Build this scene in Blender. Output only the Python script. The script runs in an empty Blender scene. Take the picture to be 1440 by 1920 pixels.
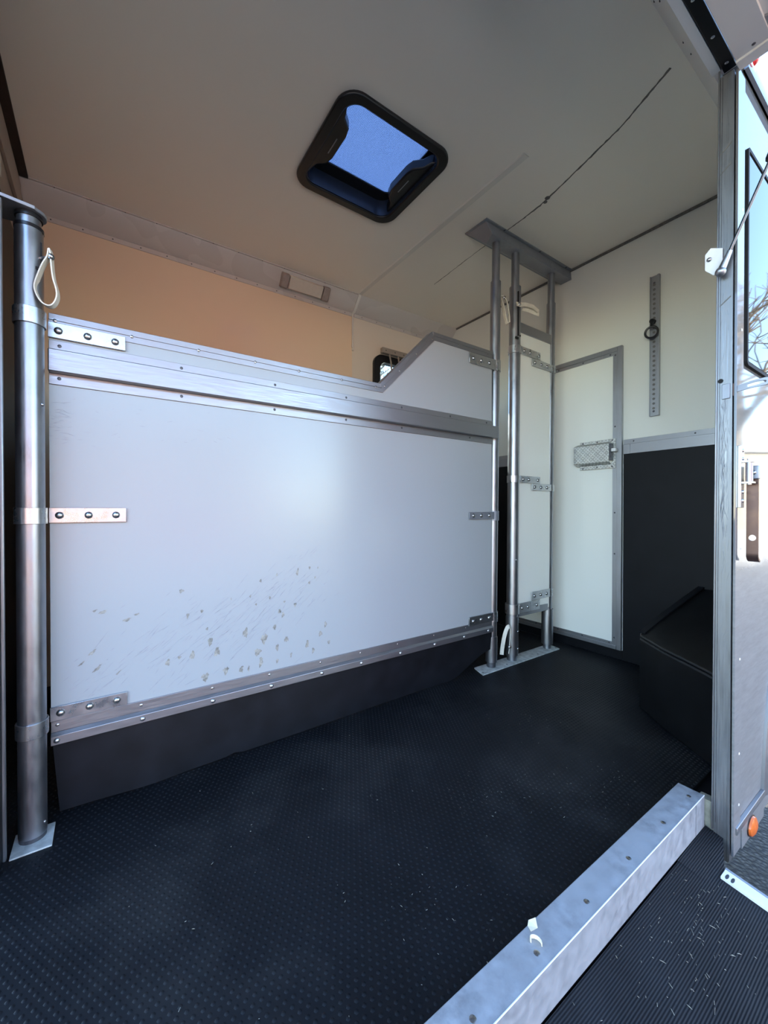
import bpy, bmesh, math, random
from mathutils import Vector, Matrix
R = math.radians
rnd = random.Random(7)
S = bpy.context.scene
COL = S.collection

# ------------------------------------------------------------------ camera
cam = bpy.data.cameras.new('camera')
cam.sensor_fit = 'VERTICAL'; cam.sensor_height = 24.0; cam.lens = 24.0 * 758.0 / 1920.0
cam.clip_start = 0.01; cam.clip_end = 500
co = bpy.data.objects.new('camera', cam); COL.objects.link(co)
co.location = (0, 0, 0.8); co.rotation_euler = (R(90 - 0.435), 0, R(-34.74))
S.camera = co

# ------------------------------------------------------------------ sky, sun, exposure
w = bpy.data.worlds.new('sky'); S.world = w; w.use_nodes = True
wn = w.node_tree.nodes; wl = w.node_tree.links
for n in list(wn): wn.remove(n)
wo = wn.new('ShaderNodeOutputWorld'); bg = wn.new('ShaderNodeBackground'); sk = wn.new('ShaderNodeTexSky')
sk.sky_type = 'NISHITA'; sk.sun_disc = False; sk.sun_elevation = R(27); sk.sun_rotation = R(6)
sk.air_density = 1.0; sk.dust_density = 0.15; sk.ozone_density = 2.0; sk.altitude = 50
bg.inputs['Strength'].default_value = 0.56
wl.new(sk.outputs[0], bg.inputs['Color']); wl.new(bg.outputs[0], wo.inputs['Surface'])
sun = bpy.data.lights.new('sun', 'SUN'); sun.energy = 7.5; sun.color = (1.0, 0.88, 0.72); sun.angle = R(0.6)
so = bpy.data.objects.new('sun', sun); COL.objects.link(so)
so.rotation_euler = Vector((-0.10, -0.88, -0.46)).to_track_quat('-Z', 'Y').to_euler()
S.view_settings.view_transform = 'Standard'; S.view_settings.look = 'None'
S.view_settings.gamma = 1.0; S.view_settings.use_curve_mapping = False
S.view_settings.exposure = 1.36
S.cycles.max_bounces = 12; S.cycles.diffuse_bounces = 7; S.cycles.glossy_bounces = 6
S.cycles.transparent_max_bounces = 12; S.cycles.sample_clamp_indirect = 6.0
S.cycles.caustics_reflective = False; S.cycles.caustics_refractive = False
S.cycles.use_denoising = True

# ------------------------------------------------------------------ materials
class Nodes:
    def __init__(s, name):
        s.m = bpy.data.materials.new(name); s.m.use_nodes = True
        s.t = s.m.node_tree; s.N = s.t.nodes; s.b = s.N['Principled BSDF']; s.out = s.N['Material Output']
        s.tc = s.N.new('ShaderNodeTexCoord')
    def link(s, a, b): s.t.links.new(a, b)
    def vec(s, scale):
        m = s.N.new('ShaderNodeMapping'); m.inputs['Scale'].default_value = scale
        s.link(s.tc.outputs['Object'], m.inputs['Vector']); return m.outputs[0]
    def noise(s, scale, detail=4, rough=.55, stretch=(1, 1, 1), dist=0):
        n = s.N.new('ShaderNodeTexNoise'); n.inputs['Scale'].default_value = scale
        n.inputs['Detail'].default_value = detail; n.inputs['Roughness'].default_value = rough
        n.inputs['Distortion'].default_value = dist
        s.link(s.vec(stretch), n.inputs['Vector']); return n.outputs[0]
    def ramp(s, fac, *stops):
        r = s.N.new('ShaderNodeValToRGB'); e = r.color_ramp.elements
        while len(e) < len(stops): e.new(0.5)
        for k, (p, c) in enumerate(stops):
            e[k].position = p; e[k].color = (*c, 1) if not isinstance(c, (int, float)) else (c, c, c, 1)
        s.link(fac, r.inputs[0]); return r.outputs[0]
    def mix(s, fac, a, b):
        m = s.N.new('ShaderNodeMix'); m.data_type = 'RGBA'
        if isinstance(fac, (int, float)): m.inputs[0].default_value = fac
        else: s.link(fac, m.inputs[0])
        for v, i in ((a, 6), (b, 7)):
            if isinstance(v, tuple): m.inputs[i].default_value = (*v, 1)
            else: s.link(v, m.inputs[i])
        return m.outputs[2]
    def bump(s, h, strength=.2, dist=.002):
        b = s.N.new('ShaderNodeBump'); b.inputs['Strength'].default_value = strength
        b.inputs['Distance'].default_value = dist; s.link(h, b.inputs['Height'])
        s.link(b.outputs[0], s.b.inputs['Normal'])
    def set(s, **k):
        for a, v in k.items():
            i = s.b.inputs[a.replace('_', ' ')]
            if hasattr(v, 'is_output'): s.link(v, i)
            elif isinstance(v, tuple): i.default_value = (*v, 1)
            else: i.default_value = v
        return s

def gelcoat(name, c, rough=.22, dirt=.12, coat=0.0, wav=.15):
    n = Nodes(name)
    d = n.ramp(n.noise(1.6, 2, .5), (.2, 0.0), (.8, 1.0))
    col = n.mix(d, c, tuple(x * (1 - dirt) for x in c))
    n.set(Base_Color=col, Roughness=n.ramp(n.noise(2.5, 2), (.2, rough * .9), (.8, rough * 1.1)), Coat_Weight=coat, Coat_Roughness=.08)
    n.bump(n.noise(9, 2), wav, .004)
    return n.m
def metal(name, c, rough=.35, stretch=(1, 1, 1), scale=30, var=.25, metallic=.95, scr=.2):
    n = Nodes(name)
    a = n.noise(scale, 6, .65, stretch); d = n.noise(7, 5, .6)
    dk = tuple(x * (1 - var) for x in c); lt = tuple(min(1, x * (1 + var * .35)) for x in c)
    col = n.mix(n.ramp(d, (.35, 0.0), (.68, 1.0)), n.ramp(a, (.3, dk), (.7, lt)), c)
    n.set(Base_Color=col, Metallic=metallic, Roughness=n.ramp(a, (.3, rough * .75), (.72, min(1, rough * 1.35))))
    n.bump(a, scr, .0008)
    return n.m
def plain(name, c, rough=.5, var=.15, scale=25, metallic=0., bump=.1, spec=.5):
    n = Nodes(name)
    a = n.noise(scale, 5)
    col = n.ramp(a, (.3, tuple(x * (1 - var) for x in c)), (.7, tuple(min(1, x * (1 + var)) for x in c)))
    n.set(Base_Color=col, Roughness=rough, Metallic=metallic, Specular_IOR_Level=spec)
    n.bump(a, bump, .001)
    return n.m
M = {}
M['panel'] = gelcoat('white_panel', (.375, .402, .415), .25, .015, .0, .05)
M['wall'] = gelcoat('wall_gelcoat', (.87, .87, .81), .24, .02, .25, .06)
M['far'] = gelcoat('far_wall_warm_lit', (.84, .66, .48), .24, .02, .25, .06)  # warm bounce light is mixed into the wall's base colour
M['far2'] = gelcoat('far_wall_end_gelcoat', (.78, .70, .60), .24, .02, .25, .06)  # sheet right of the joint, less warm light mixed into its colour
M['cove'] = gelcoat('cove_gelcoat', (.60, .56, .535), .28, .02, .2, .06)
M['ceil'] = gelcoat('ceiling_gelcoat', (.89, .84, .77), .30, .025, .15, .05)
M['header'] = gelcoat('header_grey', (.74, .76, .78), .35, .15)
M['alu'] = metal('aluminium', (.335, .34, .36), .40, (1, 8, 30), 14, .08, .9, .08)
M['alu_v'] = metal('aluminium_upright', (.40, .41, .43), .40, (30, 30, 1), 10, .2, .9, .1)
M['steel'] = metal('galvanised_steel', (.35, .36, .385), .36, (1, 1, .35), 26, .35, .95, .3)
M['plate'] = metal('bracket_steel', (.52, .53, .55), .30, (1, 1, 1), 30, .2)
M['dull'] = metal('dull_zinc', (.34, .36, .40), .5, (1, 1, 1), 22, .3, .7)
M['beam'] = metal('beam_galvanised', (.37, .38, .40), .55, (1, 1, 1), 40, .4, .3)
M['foot'] = plain('grubby_foot', (.26, .25, .20), .8, .4, 30)
M['rod'] = metal('chrome_rod', (.14, .14, .15), .3)
M['scuff'] = plain('jamb_scuff', (.20, .205, .22), .6, .3, 60)
M['jamb'] = metal('jamb_aluminium', (.25, .255, .265), .42, (30, 30, 1), 10, .3, .85, .1)
M['pale'] = plain('pale_plate', (.50, .52, .50), .6, .3, 40, .2)
M['bolt'] = metal('bolt_steel', (.42, .42, .42), .25, (1, 1, 1), 60, .2)
M['screw'] = plain('screw_dark', (.10, .10, .11), .45, .3, 80, .6)
M['slot'] = plain('dark_slot', (.006, .006, .007), .8)
M['rubber'] = plain('black_rubber', (.007, .0077, .010), .55, .35, 12, 0, .15, spec=.22)
def mat_mat():
    n = Nodes('rubber_mat_black'); a = n.noise(5, 5); d = n.ramp(n.noise(2.6, 5, .62), (.50, 0.), (.72, 1.))
    n.set(Base_Color=n.mix(d, n.ramp(a, (.3, (.004, .0045, .006)), (.7, (.0075, .0085, .011))), (.021, .0205, .0205)), Roughness=.55, Specular_IOR_Level=.22); return n.m
M['mat'] = mat_mat()
M['board'] = plain('black_kick_board', (.005, .0055, .0073), .5, .25, 8, 0, .08, spec=.22)
M['arch'] = plain('black_arch', (.005, .005, .0055), .36, .5, 18, 0, .25)
M['black'] = plain('black_plastic', (.008, .008, .010), .28, .2, 40, 0, .02)
M['well'] = plain('hatch_well_plastic', (.02, .03, .055), .25, .1, 20, 0, .02)
M['leather'] = plain('cream_leather', (.70, .66, .56), .6, .1, 60)
M['lamp'] = plain('lamp_diffuser', (.62, .56, .48), .35, .05, 30)
M['lampend'] = plain('lamp_end_cap', (.32, .27, .25), .5, .1, 30)
M['trimwood'] = plain('brown_wall_trim', (.30, .26, .23), .6, .06, 8)
M['dark_brown'] = plain('dark_gap_trim', (.020, .011, .008), .7, .3, 20)
M['joint'] = gelcoat('joint_strip', (.76, .73, .68), .4, .05)
M['seal'] = plain('grey_sealant', (.16, .155, .145), .75, .3, 90)
M['amber'] = plain('amber_lens', (.75, .16, .03), .2, .15, 60)
M['red'] = plain('red_lens', (.60, .03, .03), .2, .15, 60)
M['copper'] = metal('bronzed_steel', (.15, .095, .08), .4, (1, 1, 1), 30, .4)
M['white'] = plain('white_painted', (.80, .80, .80), .4, .05, 30)
M['chip'] = plain('chipped_patch', (.27, .265, .235), .8, .45, 90, 0, .4)
M['scratch'] = plain('scratch_mark', (.30, .31, .34), .6, .2, 60)
M['straw'] = plain('straw', (.36, .33, .26), .7, .3, 60)
M['wood'] = plain('wood_shaving', (.80, .70, .52), .6, .1, 60)
M['bark'] = plain('bark', (.26, .20, .13), .9, .3, 20)
M['cream'] = plain('cream_render', (.46, .38, .25), .9, .12, 3, 0, .3)
M['stone'] = plain('pale_stone', (.38, .37, .34), .9, .2, 4, 0, .3)
M['tile'] = plain('roof_tile', (.22, .12, .09), .8, .3, 5, 0, .3)
M['gravel'] = plain('bounce_gravel', (.58, .46, .34), .95, .25, 8, 0, .4)
M['carred'] = plain('car_red', (.55, .02, .02), .15, .03, 3, 0, 0)
M['tyre'] = plain('tyre', (.015, .015, .015), .8)

def special():
    n = Nodes('brick_wall'); b = n.N.new('ShaderNodeTexBrick'); n.link(n.vec((1, 1, 1)), b.inputs['Vector'])
    mp = n.N.new('ShaderNodeMapping'); n.link(n.tc.outputs['Object'], mp.inputs['Vector']); mp.inputs['Rotation'].default_value = (R(90), 0, 0)
    n.link(mp.outputs[0], b.inputs['Vector'])
    b.inputs['Color1'].default_value = (.50, .20, .11, 1); b.inputs['Color2'].default_value = (.40, .15, .08, 1); b.inputs['Mortar'].default_value = (.45, .38, .30, 1)
    b.inputs['Scale'].default_value = 4.4; b.inputs['Mortar Size'].default_value = .02
    n.set(Base_Color=b.outputs[0], Roughness=.9); M['brick'] = n.m
    n = Nodes('asphalt'); a = n.noise(60, 8, .7); v = n.N.new('ShaderNodeTexVoronoi'); v.inputs['Scale'].default_value = 70; n.link(n.vec((1, 1, 1)), v.inputs['Vector'])
    n.set(Base_Color=n.mix(n.ramp(n.noise(.35, 3), (.4, 0.), (.6, 1.)), n.ramp(a, (.3, .012), (.7, .06)), n.ramp(v.outputs[0], (.1, .13), (.5, .02))), Roughness=.85)
    n.bump(v.outputs[0], .5, .008); M['asphalt'] = n.m
    n = Nodes('ribbed_ramp_mat'); wv = n.N.new('ShaderNodeTexWave'); wv.bands_direction = 'Y'; wv.inputs['Scale'].default_value = 75; wv.inputs['Distortion'].default_value = .3
    n.link(n.vec((1, 1, 1)), wv.inputs['Vector']); a = n.noise(9, 5)
    n.set(Base_Color=n.ramp(a, (.3, (.006, .0065, .0085)), (.7, (.013, .014, .017))), Roughness=.55); n.set(Specular_IOR_Level=.22); n.bump(wv.outputs[0], .45, .0018); M['ramp'] = n.m
    n = Nodes('chequer_plate'); v1 = n.N.new('ShaderNodeTexWave'); v1.wave_type = 'BANDS'; v1.bands_direction = 'DIAGONAL'; v1.inputs['Scale'].default_value = 34
    mp = n.vec((1, 1, 1)); n.link(mp, v1.inputs['Vector'])
    v2 = n.N.new('ShaderNodeTexWave'); v2.bands_direction = 'DIAGONAL'; v2.inputs['Scale'].default_value = 34; n.link(n.vec((1, -1, 1)), v2.inputs['Vector'])
    ck = n.N.new('ShaderNodeTexChecker'); ck.inputs['Scale'].default_value = 70; n.link(mp, ck.inputs['Vector'])
    h = n.mix(ck.outputs['Fac'], v1.outputs[0], v2.outputs[0])
    n.set(Base_Color=n.ramp(h, (.3, (.42, .42, .40)), (.8, (.66, .66, .64))), Metallic=.9, Roughness=.38); n.bump(h, .5, .001); M['chequer'] = n.m
    # insect screen: fine weave, part open, part pale threads the daylight shines through
    n = Nodes('insect_screen'); N = n.N
    wx = N.new('ShaderNodeTexWave'); wx.bands_direction = 'X'; wx.inputs['Scale'].default_value = 55; n.link(n.vec((1, 1, 1)), wx.inputs['Vector'])
    wy = N.new('ShaderNodeTexWave'); wy.bands_direction = 'Y'; wy.inputs['Scale'].default_value = 55; n.link(n.vec((1, 1, 1)), wy.inputs['Vector'])
    mx = N.new('ShaderNodeMath'); mx.operation = 'MAXIMUM'; n.link(wx.outputs[1], mx.inputs[0]); n.link(wy.outputs[1], mx.inputs[1])
    fc = n.ramp(mx.outputs[0], (.3, .25), (.9, .75))
    tr = N.new('ShaderNodeBsdfTransparent'); tl = N.new('ShaderNodeBsdfTranslucent'); tl.inputs[0].default_value = (.75, .76, .80, 1)
    ms = N.new('ShaderNodeMixShader'); n.link(fc, ms.inputs[0]); n.link(tr.outputs[0], ms.inputs[1]); n.link(tl.outputs[0], ms.inputs[2])
    n.link(ms.outputs[0], n.out.inputs[0]); M['screen'] = n.m
    def glass(name, tint, gl):
        n = Nodes(name); N = n.N; tr = N.new('ShaderNodeBsdfTransparent'); tr.inputs[0].default_value = (*tint, 1)
        g = N.new('ShaderNodeBsdfGlossy'); g.inputs['Roughness'].default_value = .02
        fr = N.new('ShaderNodeFresnel'); fr.inputs[0].default_value = 1.5
        ms = N.new('ShaderNodeMixShader'); n.link(fr.outputs[0], ms.inputs[0]); n.link(tr.outputs[0], ms.inputs[1]); n.link(g.outputs[0], ms.inputs[2])
        n.link(ms.outputs[0], n.out.inputs[0]); return n.m
    M['glass'] = glass('window_glass', (.72, .80, .84), 0); M['lid'] = glass('hatch_lid_acrylic', (.80, .86, .98), 0)
    n = Nodes('dark_window_glass'); n.set(Base_Color=(.01, .012, .016), Roughness=.02, Specular_IOR_Level=.5); M['darkglass'] = n.m
special()
def body_mat():
    n = Nodes('body_silver_white'); sp = n.N.new('ShaderNodeSeparateXYZ'); n.link(n.tc.outputs['Object'], sp.inputs[0])
    ad = n.N.new('ShaderNodeMath'); ad.operation = 'MULTIPLY_ADD'; n.link(n.noise(6, 4), ad.inputs[0]); ad.inputs[1].default_value = .10; n.link(sp.outputs[2], ad.inputs[2])
    f = n.ramp(ad.outputs[0], (.66, 1.0), (.74, 0.0))      # lighter, rougher, less glossy lower body with an uneven edge
    c = n.ramp(n.noise(14, 6, .7, (1, 1, 6)), (.3, (.17, .166, .162)), (.7, (.24, .235, .23)))
    n.set(Base_Color=n.mix(f, (.15, .155, .16), c), Roughness=n.ramp(f, (0., .05), (1., .42)), Coat_Weight=n.ramp(f, (0., .45), (1., .0)), Coat_Roughness=.04); return n.m
M['body'] = body_mat()

# ------------------------------------------------------------------ mesh helpers
class MB:
    def __init__(s): s.v = []; s.f = []
    def add(s, vs, fs):
        o = len(s.v); s.v += [tuple(p) for p in vs]; s.f += [tuple(i + o for i in f) for f in fs]; return s
    def box(s, x0, x1, y0, y1, z0, z1):
        return s.add([(x0, y0, z0), (x1, y0, z0), (x1, y1, z0), (x0, y1, z0), (x0, y0, z1), (x1, y0, z1), (x1, y1, z1), (x0, y1, z1)],
                     [(0, 3, 2, 1), (4, 5, 6, 7), (0, 1, 5, 4), (1, 2, 6, 5), (2, 3, 7, 6), (3, 0, 4, 7)])
    def prism(s, poly, axis, a, b):
        """poly = 2D outline; axis = 'x','y','z' the extrusion axis; between a and b"""
        def P(p, t): return {'x': (t, p[0], p[1]), 'y': (p[0], t, p[1]), 'z': (p[0], p[1], t)}[axis]
        n = len(poly)
        return s.add([P(p, a) for p in poly] + [P(p, b) for p in poly],
                     [tuple(range(n - 1, -1, -1)), tuple(range(n, 2 * n))] + [(i, (i + 1) % n, (i + 1) % n + n, i + n) for i in range(n)])
    def ring(s, outer, inner, axis, a, b):
        def P(p, t): return {'x': (t, p[0], p[1]), 'y': (p[0], t, p[1]), 'z': (p[0], p[1], t)}[axis]
        n = len(outer); vs = [P(p, t) for t in (a, b) for lp in (outer, inner) for p in lp]; fs = []
        for i in range(n):
            j = (i + 1) % n
            fs += [(i, i + n, j + n, j), (2 * n + i, 2 * n + j, 3 * n + j, 3 * n + i), (i, j, 2 * n + j, 2 * n + i), (n + i, 3 * n + i, 3 * n + j, n + j)]
        return s.add(vs, fs)
    def sweep(s, pts, prof, closed=False, up=(0, 0, 1)):
        """prof(k, t) -> list of (a,b) offsets in the (side, up) frame, or a fixed list"""
        pts = [Vector(p) for p in pts]; n = len(pts); vs = []; k = None; side = None
        for i, p in enumerate(pts):
            t = (pts[(i + 1) % n] - pts[i - 1]) if closed else (pts[min(i + 1, n - 1)] - pts[max(i - 1, 0)])
            t.normalize()
            if side is None:
                side = t.cross(Vector(up)); side = side if side.length > 1e-4 else t.cross(Vector((1, 0, .2))); side.normalize()
            else:
                side = (side - t * side.dot(t)).normalized()
            u = side.cross(t); pr = prof(i) if callable(prof) else prof; k = len(pr)
            vs += [p + side * a + u * b for a, b in pr]
        fs = []
        for i in range(n if closed else n - 1):
            j = (i + 1) % n
            for q in range(k): fs.append((i * k + q, i * k + (q + 1) % k, j * k + (q + 1) % k, j * k + q))
        if not closed: fs += [tuple(range(k - 1, -1, -1)), tuple(range((n - 1) * k, n * k))]
        return s.add(vs, fs)
    def tube(s, pts, r, n=12, closed=False):
        def pr(i):
            q = r[i] if isinstance(r, (list, tuple)) else r
            return [(q * math.cos(2 * math.pi * k / n), q * math.sin(2 * math.pi * k / n)) for k in range(n)]
        return s.sweep(pts, pr, closed)
    def ribbon(s, pts, wd, th, up=(0, 0, 1), closed=False):
        return s.sweep(pts, [(-th / 2, -wd / 2), (th / 2, -wd / 2), (th / 2, wd / 2), (-th / 2, wd / 2)], closed, up)
    def dome(s, c, axis, r, h, n=12, m=3):
        ax = Vector(axis).normalized(); a = ax.orthogonal().normalized(); b = ax.cross(a); c = Vector(c); vs = []; fs = []
        for j in range(m):
            th = math.pi / 2 * j / m
            for k in range(n):
                p = 2 * math.pi * k / n; vs.append(c + ax * h * math.sin(th) + (a * math.cos(p) + b * math.sin(p)) * r * math.cos(th))
        vs.append(c + ax * h)
        for j in range(m - 1):
            for k in range(n): fs.append((j * n + k, j * n + (k + 1) % n, (j + 1) * n + (k + 1) % n, (j + 1) * n + k))
        for k in range(n): fs.append(((m - 1) * n + k, (m - 1) * n + (k + 1) % n, m * n))
        fs.append(tuple(range(n - 1, -1, -1)))
        return s.add(vs, fs)
    def torus(s, c, axis, RR, r, n=32, m=10):
        ax = Vector(axis).normalized(); a = ax.orthogonal().normalized(); b = ax.cross(a); c = Vector(c)
        return s.tube([c + (a * math.cos(2 * math.pi * k / n) + b * math.sin(2 * math.pi * k / n)) * RR for k in range(n)], r, m, True)

def wloc(o):
    p = Vector((0, 0, 0))
    while o: p += o.location; o = o.parent
    return p
def obj(name, mb, mat, parent=None, bevel=0, smooth=True, angle=35, kind=None, label=None):
    me = bpy.data.meshes.new(name); off = wloc(parent) if parent else Vector((0, 0, 0))
    me.from_pydata([tuple(Vector(p) - off) for p in mb.v], [], mb.f)
    bm = bmesh.new(); bm.from_mesh(me); bmesh.ops.recalc_face_normals(bm, faces=bm.faces); bm.to_mesh(me); bm.free()
    me.materials.append(M[mat] if isinstance(mat, str) else mat)
    o = bpy.data.objects.new(name, me); COL.objects.link(o)
    if parent: o.parent = parent
    if smooth:
        me.polygons.foreach_set('use_smooth', [True] * len(me.polygons)); me.set_sharp_from_angle(angle=R(angle))
    if bevel:
        b = o.modifiers.new('bevel', 'BEVEL'); b.width = bevel; b.segments = 2; b.limit_method = 'ANGLE'; b.angle_limit = R(40)
    if kind: o['kind'] = kind
    if label: o['label'] = label
    return o
def tag(o, label, cat, group=None, kind=None):
    o['label'] = label; o['category'] = cat
    if group: o['group'] = group
    if kind: o['kind'] = kind
    return o
def thing(name, label, cat, loc=(0, 0, 0), group=None):
    o = bpy.data.objects.new(name, None); COL.objects.link(o); o.location = loc; o.empty_display_size = .1
    return tag(o, label, cat, group)
def struct(name, mb, mat, label, cat, **k):
    return tag(obj(name, mb, mat, **k), label, cat, None, 'structure')
_shared = {}
def place(name, key, builder, mat, parent, loc):
    """a small repeated part sharing one mesh"""
    if key not in _shared:
        mb = builder(MB()); me = bpy.data.meshes.new(name); me.from_pydata(mb.v, [], mb.f)
        bm = bmesh.new(); bm.from_mesh(me); bmesh.ops.recalc_face_normals(bm, faces=bm.faces); bm.to_mesh(me); bm.free()
        me.materials.append(M[mat]); me.polygons.foreach_set('use_smooth', [True] * len(me.polygons)); me.set_sharp_from_angle(angle=R(50))
        _shared[key] = me
    o = bpy.data.objects.new(name, _shared[key]); COL.objects.link(o); o.parent = parent
    o.location = Vector(loc) - wloc(parent); return o
def screw(parent, loc, ax, r=.004, mat='screw', h=.0012, name='screw'):
    return place(name, ('s', ax, r, mat, h), lambda m: m.dome((0, 0, 0), ax, r, h, 10, 2), mat, parent, loc)
def rrect(cx, cy, wd, ht, r, n=8):
    p = []
    for sx, sy, a0 in ((1, 1, 0), (-1, 1, 90), (-1, -1, 180), (1, -1, 270)):
        for k in range(n + 1):
            a = R(a0 + 90 * k / n); p.append((cx + sx * (wd / 2 - r) + r * math.cos(a), cy + sy * (ht / 2 - r) + r * math.sin(a)))
    return p
def circ(cx, cy, r, n=20, ph=0): return [(cx + r * math.cos(2 * math.pi * k / n + ph), cy + r * math.sin(2 * math.pi * k / n + ph)) for k in range(n)]

# ------------------------------------------------------------------ room shell
XL, XR, YF, ZC = -.285, 2.26, 2.36, 2.20
YB = .33                                    # outer skin of the side with the opening
JX = 1.28                                   # right side of the opening
HX0, HX1, HY0, HY1 = .6815, 1.1295, 1.1835, 1.6165  # hatch hole
floor = struct('floor', MB().box(XL - .04, XR + .04, .385, YF + .04, -.06, -.012), 'board', 'horsebox floor deck under the black rubber mat', 'floor')
ceil = MB()
ZT = ZC + .045
ceil.box(XL - .04, HX0, .50, YF + .04, ZC, ZT); ceil.box(HX1, XR + .04, .50, YF + .04, ZC, ZT)
ceil.box(HX0, HX1, .50, HY0, ZC, ZT); ceil.box(HX0, HX1, HY1, YF + .04, ZC, ZT)
ceiling = struct('ceiling', ceil, 'ceil', 'pale grey glossy horsebox ceiling with one square roof hatch', 'ceiling')
obj('joint_strip', MB().prism([(1.362, ZC), (1.366, ZC - .004), (1.392, ZC - .004), (1.396, ZC)], 'y', 1.0, 2.272), 'joint', ceiling)
def bead(pts, r):
    m = MB(); q = []
    for i in range(len(pts) - 1):
        a, b = Vector(pts[i]), Vector(pts[i + 1]); L = (b - a).length; k = max(2, int(L / .012))
        for j in range(k): q.append(a.lerp(b, j / k) + Vector((rnd.uniform(-.0012, .0012), 0, 0)))
    q.append(Vector(pts[-1])); m.tube(q, [r * rnd.uniform(.6, 1.3) for _ in q], 6); return m
obj('sealant_bead', bead([(1.485, .545, ZC), (1.56, .72, ZC), (1.597, .86, ZC), (1.632, 1.0, ZC), (1.66, 1.13, ZC), (1.668, 1.22, ZC), (1.672, 1.33, ZC)], .0032), 'seal', ceiling)
obj('sealant_blob', MB().dome((1.648, 1.085, ZC), (0, 0, -1), .012, .004).dome((1.662, 1.105, ZC), (0, 0, -1), .009, .004), 'seal', ceiling)
obj('sealant_bead', bead([(1.672, 1.45, ZC), (1.68, 1.6, ZC), (1.70, 1.9, ZC)], .0014), 'seal', ceiling)
obj('edge_sealant', MB().box(XR - .010, XR, .5, 2.265, ZC - .010, ZC), 'seal', ceiling)

# right wall with black kick boards and capping strip
wr = struct('wall_right', MB().box(XR, XR + .04, .33, YF + .04, -.06, ZT), 'wall', 'cream white end wall with groom door and tie rail', 'wall')
obj('kick_board', MB().box(XR - .006, XR, .37, 1.034, 0, 1.090), 'board', wr)
obj('kick_board', MB().box(XR - .006, XR, 1.76, YF - .004, 0, 1.090), 'board', wr)
obj('kick_board', MB().box(XR - .006, XR, 1.036, 1.758, 0, .048), 'board', wr)
for y0, y1 in ((.37, 1.000), (1.76, YF - .004)):
    c = obj('capping_strip', MB().box(XR - .011, XR, y0, y1, 1.088, 1.140), 'alu', wr, .001)
    obj('capping_flange', MB().box(XR - .005, XR, y0, y1 + (.034 if y0 < 1 else 0), 1.140, 1.164), 'alu', c)
    if y0 < 1:
        obj('capping_strip', MB().box(XR - .0095, XR, 1.001, 1.034, 1.088, 1.139), 'alu', wr, .001)
        for y in (.60, .72, .985): screw(c, (XR - .005, y, 1.152), (-1, 0, 0), .004)

# far wall, cove, little barred window
WX0, WX1, WZ0, WZ1 = 1.565, 2.06, 1.46, 1.865
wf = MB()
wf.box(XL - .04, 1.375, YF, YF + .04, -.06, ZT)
wall_far = struct('wall_far', wf, 'far', 'glossy far wall, coloured tan for warm light, above the white partition', 'wall')
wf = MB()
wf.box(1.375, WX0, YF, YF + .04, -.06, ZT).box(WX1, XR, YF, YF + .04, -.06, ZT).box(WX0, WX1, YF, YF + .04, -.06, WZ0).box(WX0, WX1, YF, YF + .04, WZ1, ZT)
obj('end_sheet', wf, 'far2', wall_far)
CB = 2.112
cv = lambda x0, x1: MB().prism([(YF, CB), (YF, ZC), (2.270, ZC), (2.276, ZC - .012), (2.335, CB + .012), (2.352, CB)], 'x', x0, x1)
trim1 = struct('trim_1', cv(XL, 1.372), 'cove', 'grey sloping cove between ceiling and far wall, long left length', 'trim')
trim2 = struct('trim_2', cv(1.388, XR), 'cove', 'short right length of the grey cove, ending at the end wall', 'trim')
obj('joint_cover', MB().prism([(YF, CB - .004), (YF, ZC), (2.262, ZC), (2.268, ZC - .014), (2.330, CB + .008), (2.347, CB - .004)], 'x', 1.371, 1.389), 'joint', trim1)
lip = obj('bottom_flange', MB().box(XL, 1.371, YF - .005, YF, CB - .022, CB), 'cove', trim1)
for k in range(14): screw(lip, (-.19 + .116 * k, YF - .005, CB - .011), (0, -1, 0), .0032)
lip2 = obj('bottom_flange', MB().box(1.389, XR, YF - .005, YF, CB - .022, CB), 'cove', trim2)
for k in range(7): screw(lip2, (1.45 + .12 * k, YF - .005, CB - .011), (0, -1, 0), .0032)
tp = obj('top_flange', MB().box(XL + .03, 1.371, 2.262, 2.276, ZC - .004, ZC), 'cove', trim1)
for k in range(12): screw(tp, (-.17 + .13 * k, 2.268, ZC - .004), (0, 0, -1), .003)
cab = thing('hanging_cable', 'thin tan cable hanging down the far wall below the cove joint', 'cable', (1.375, YF - .008, 1.87))
obj('cord', MB().tube([(1.378, YF - .006, CB), (1.376, YF - .006, 2.02), (1.376, YF - .006, 1.94), (1.375, YF - .007, 1.90)], .0055, 8), 'joint', cab)
obj('cord_end', MB().tube([(1.375, YF - .008, 1.905), (1.374, YF - .009, 1.885), (1.379, YF - .009, 1.875), (1.374, YF - .009, 1.862)], [.007, .008, .006, .008], 8), 'joint', cab)
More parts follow.
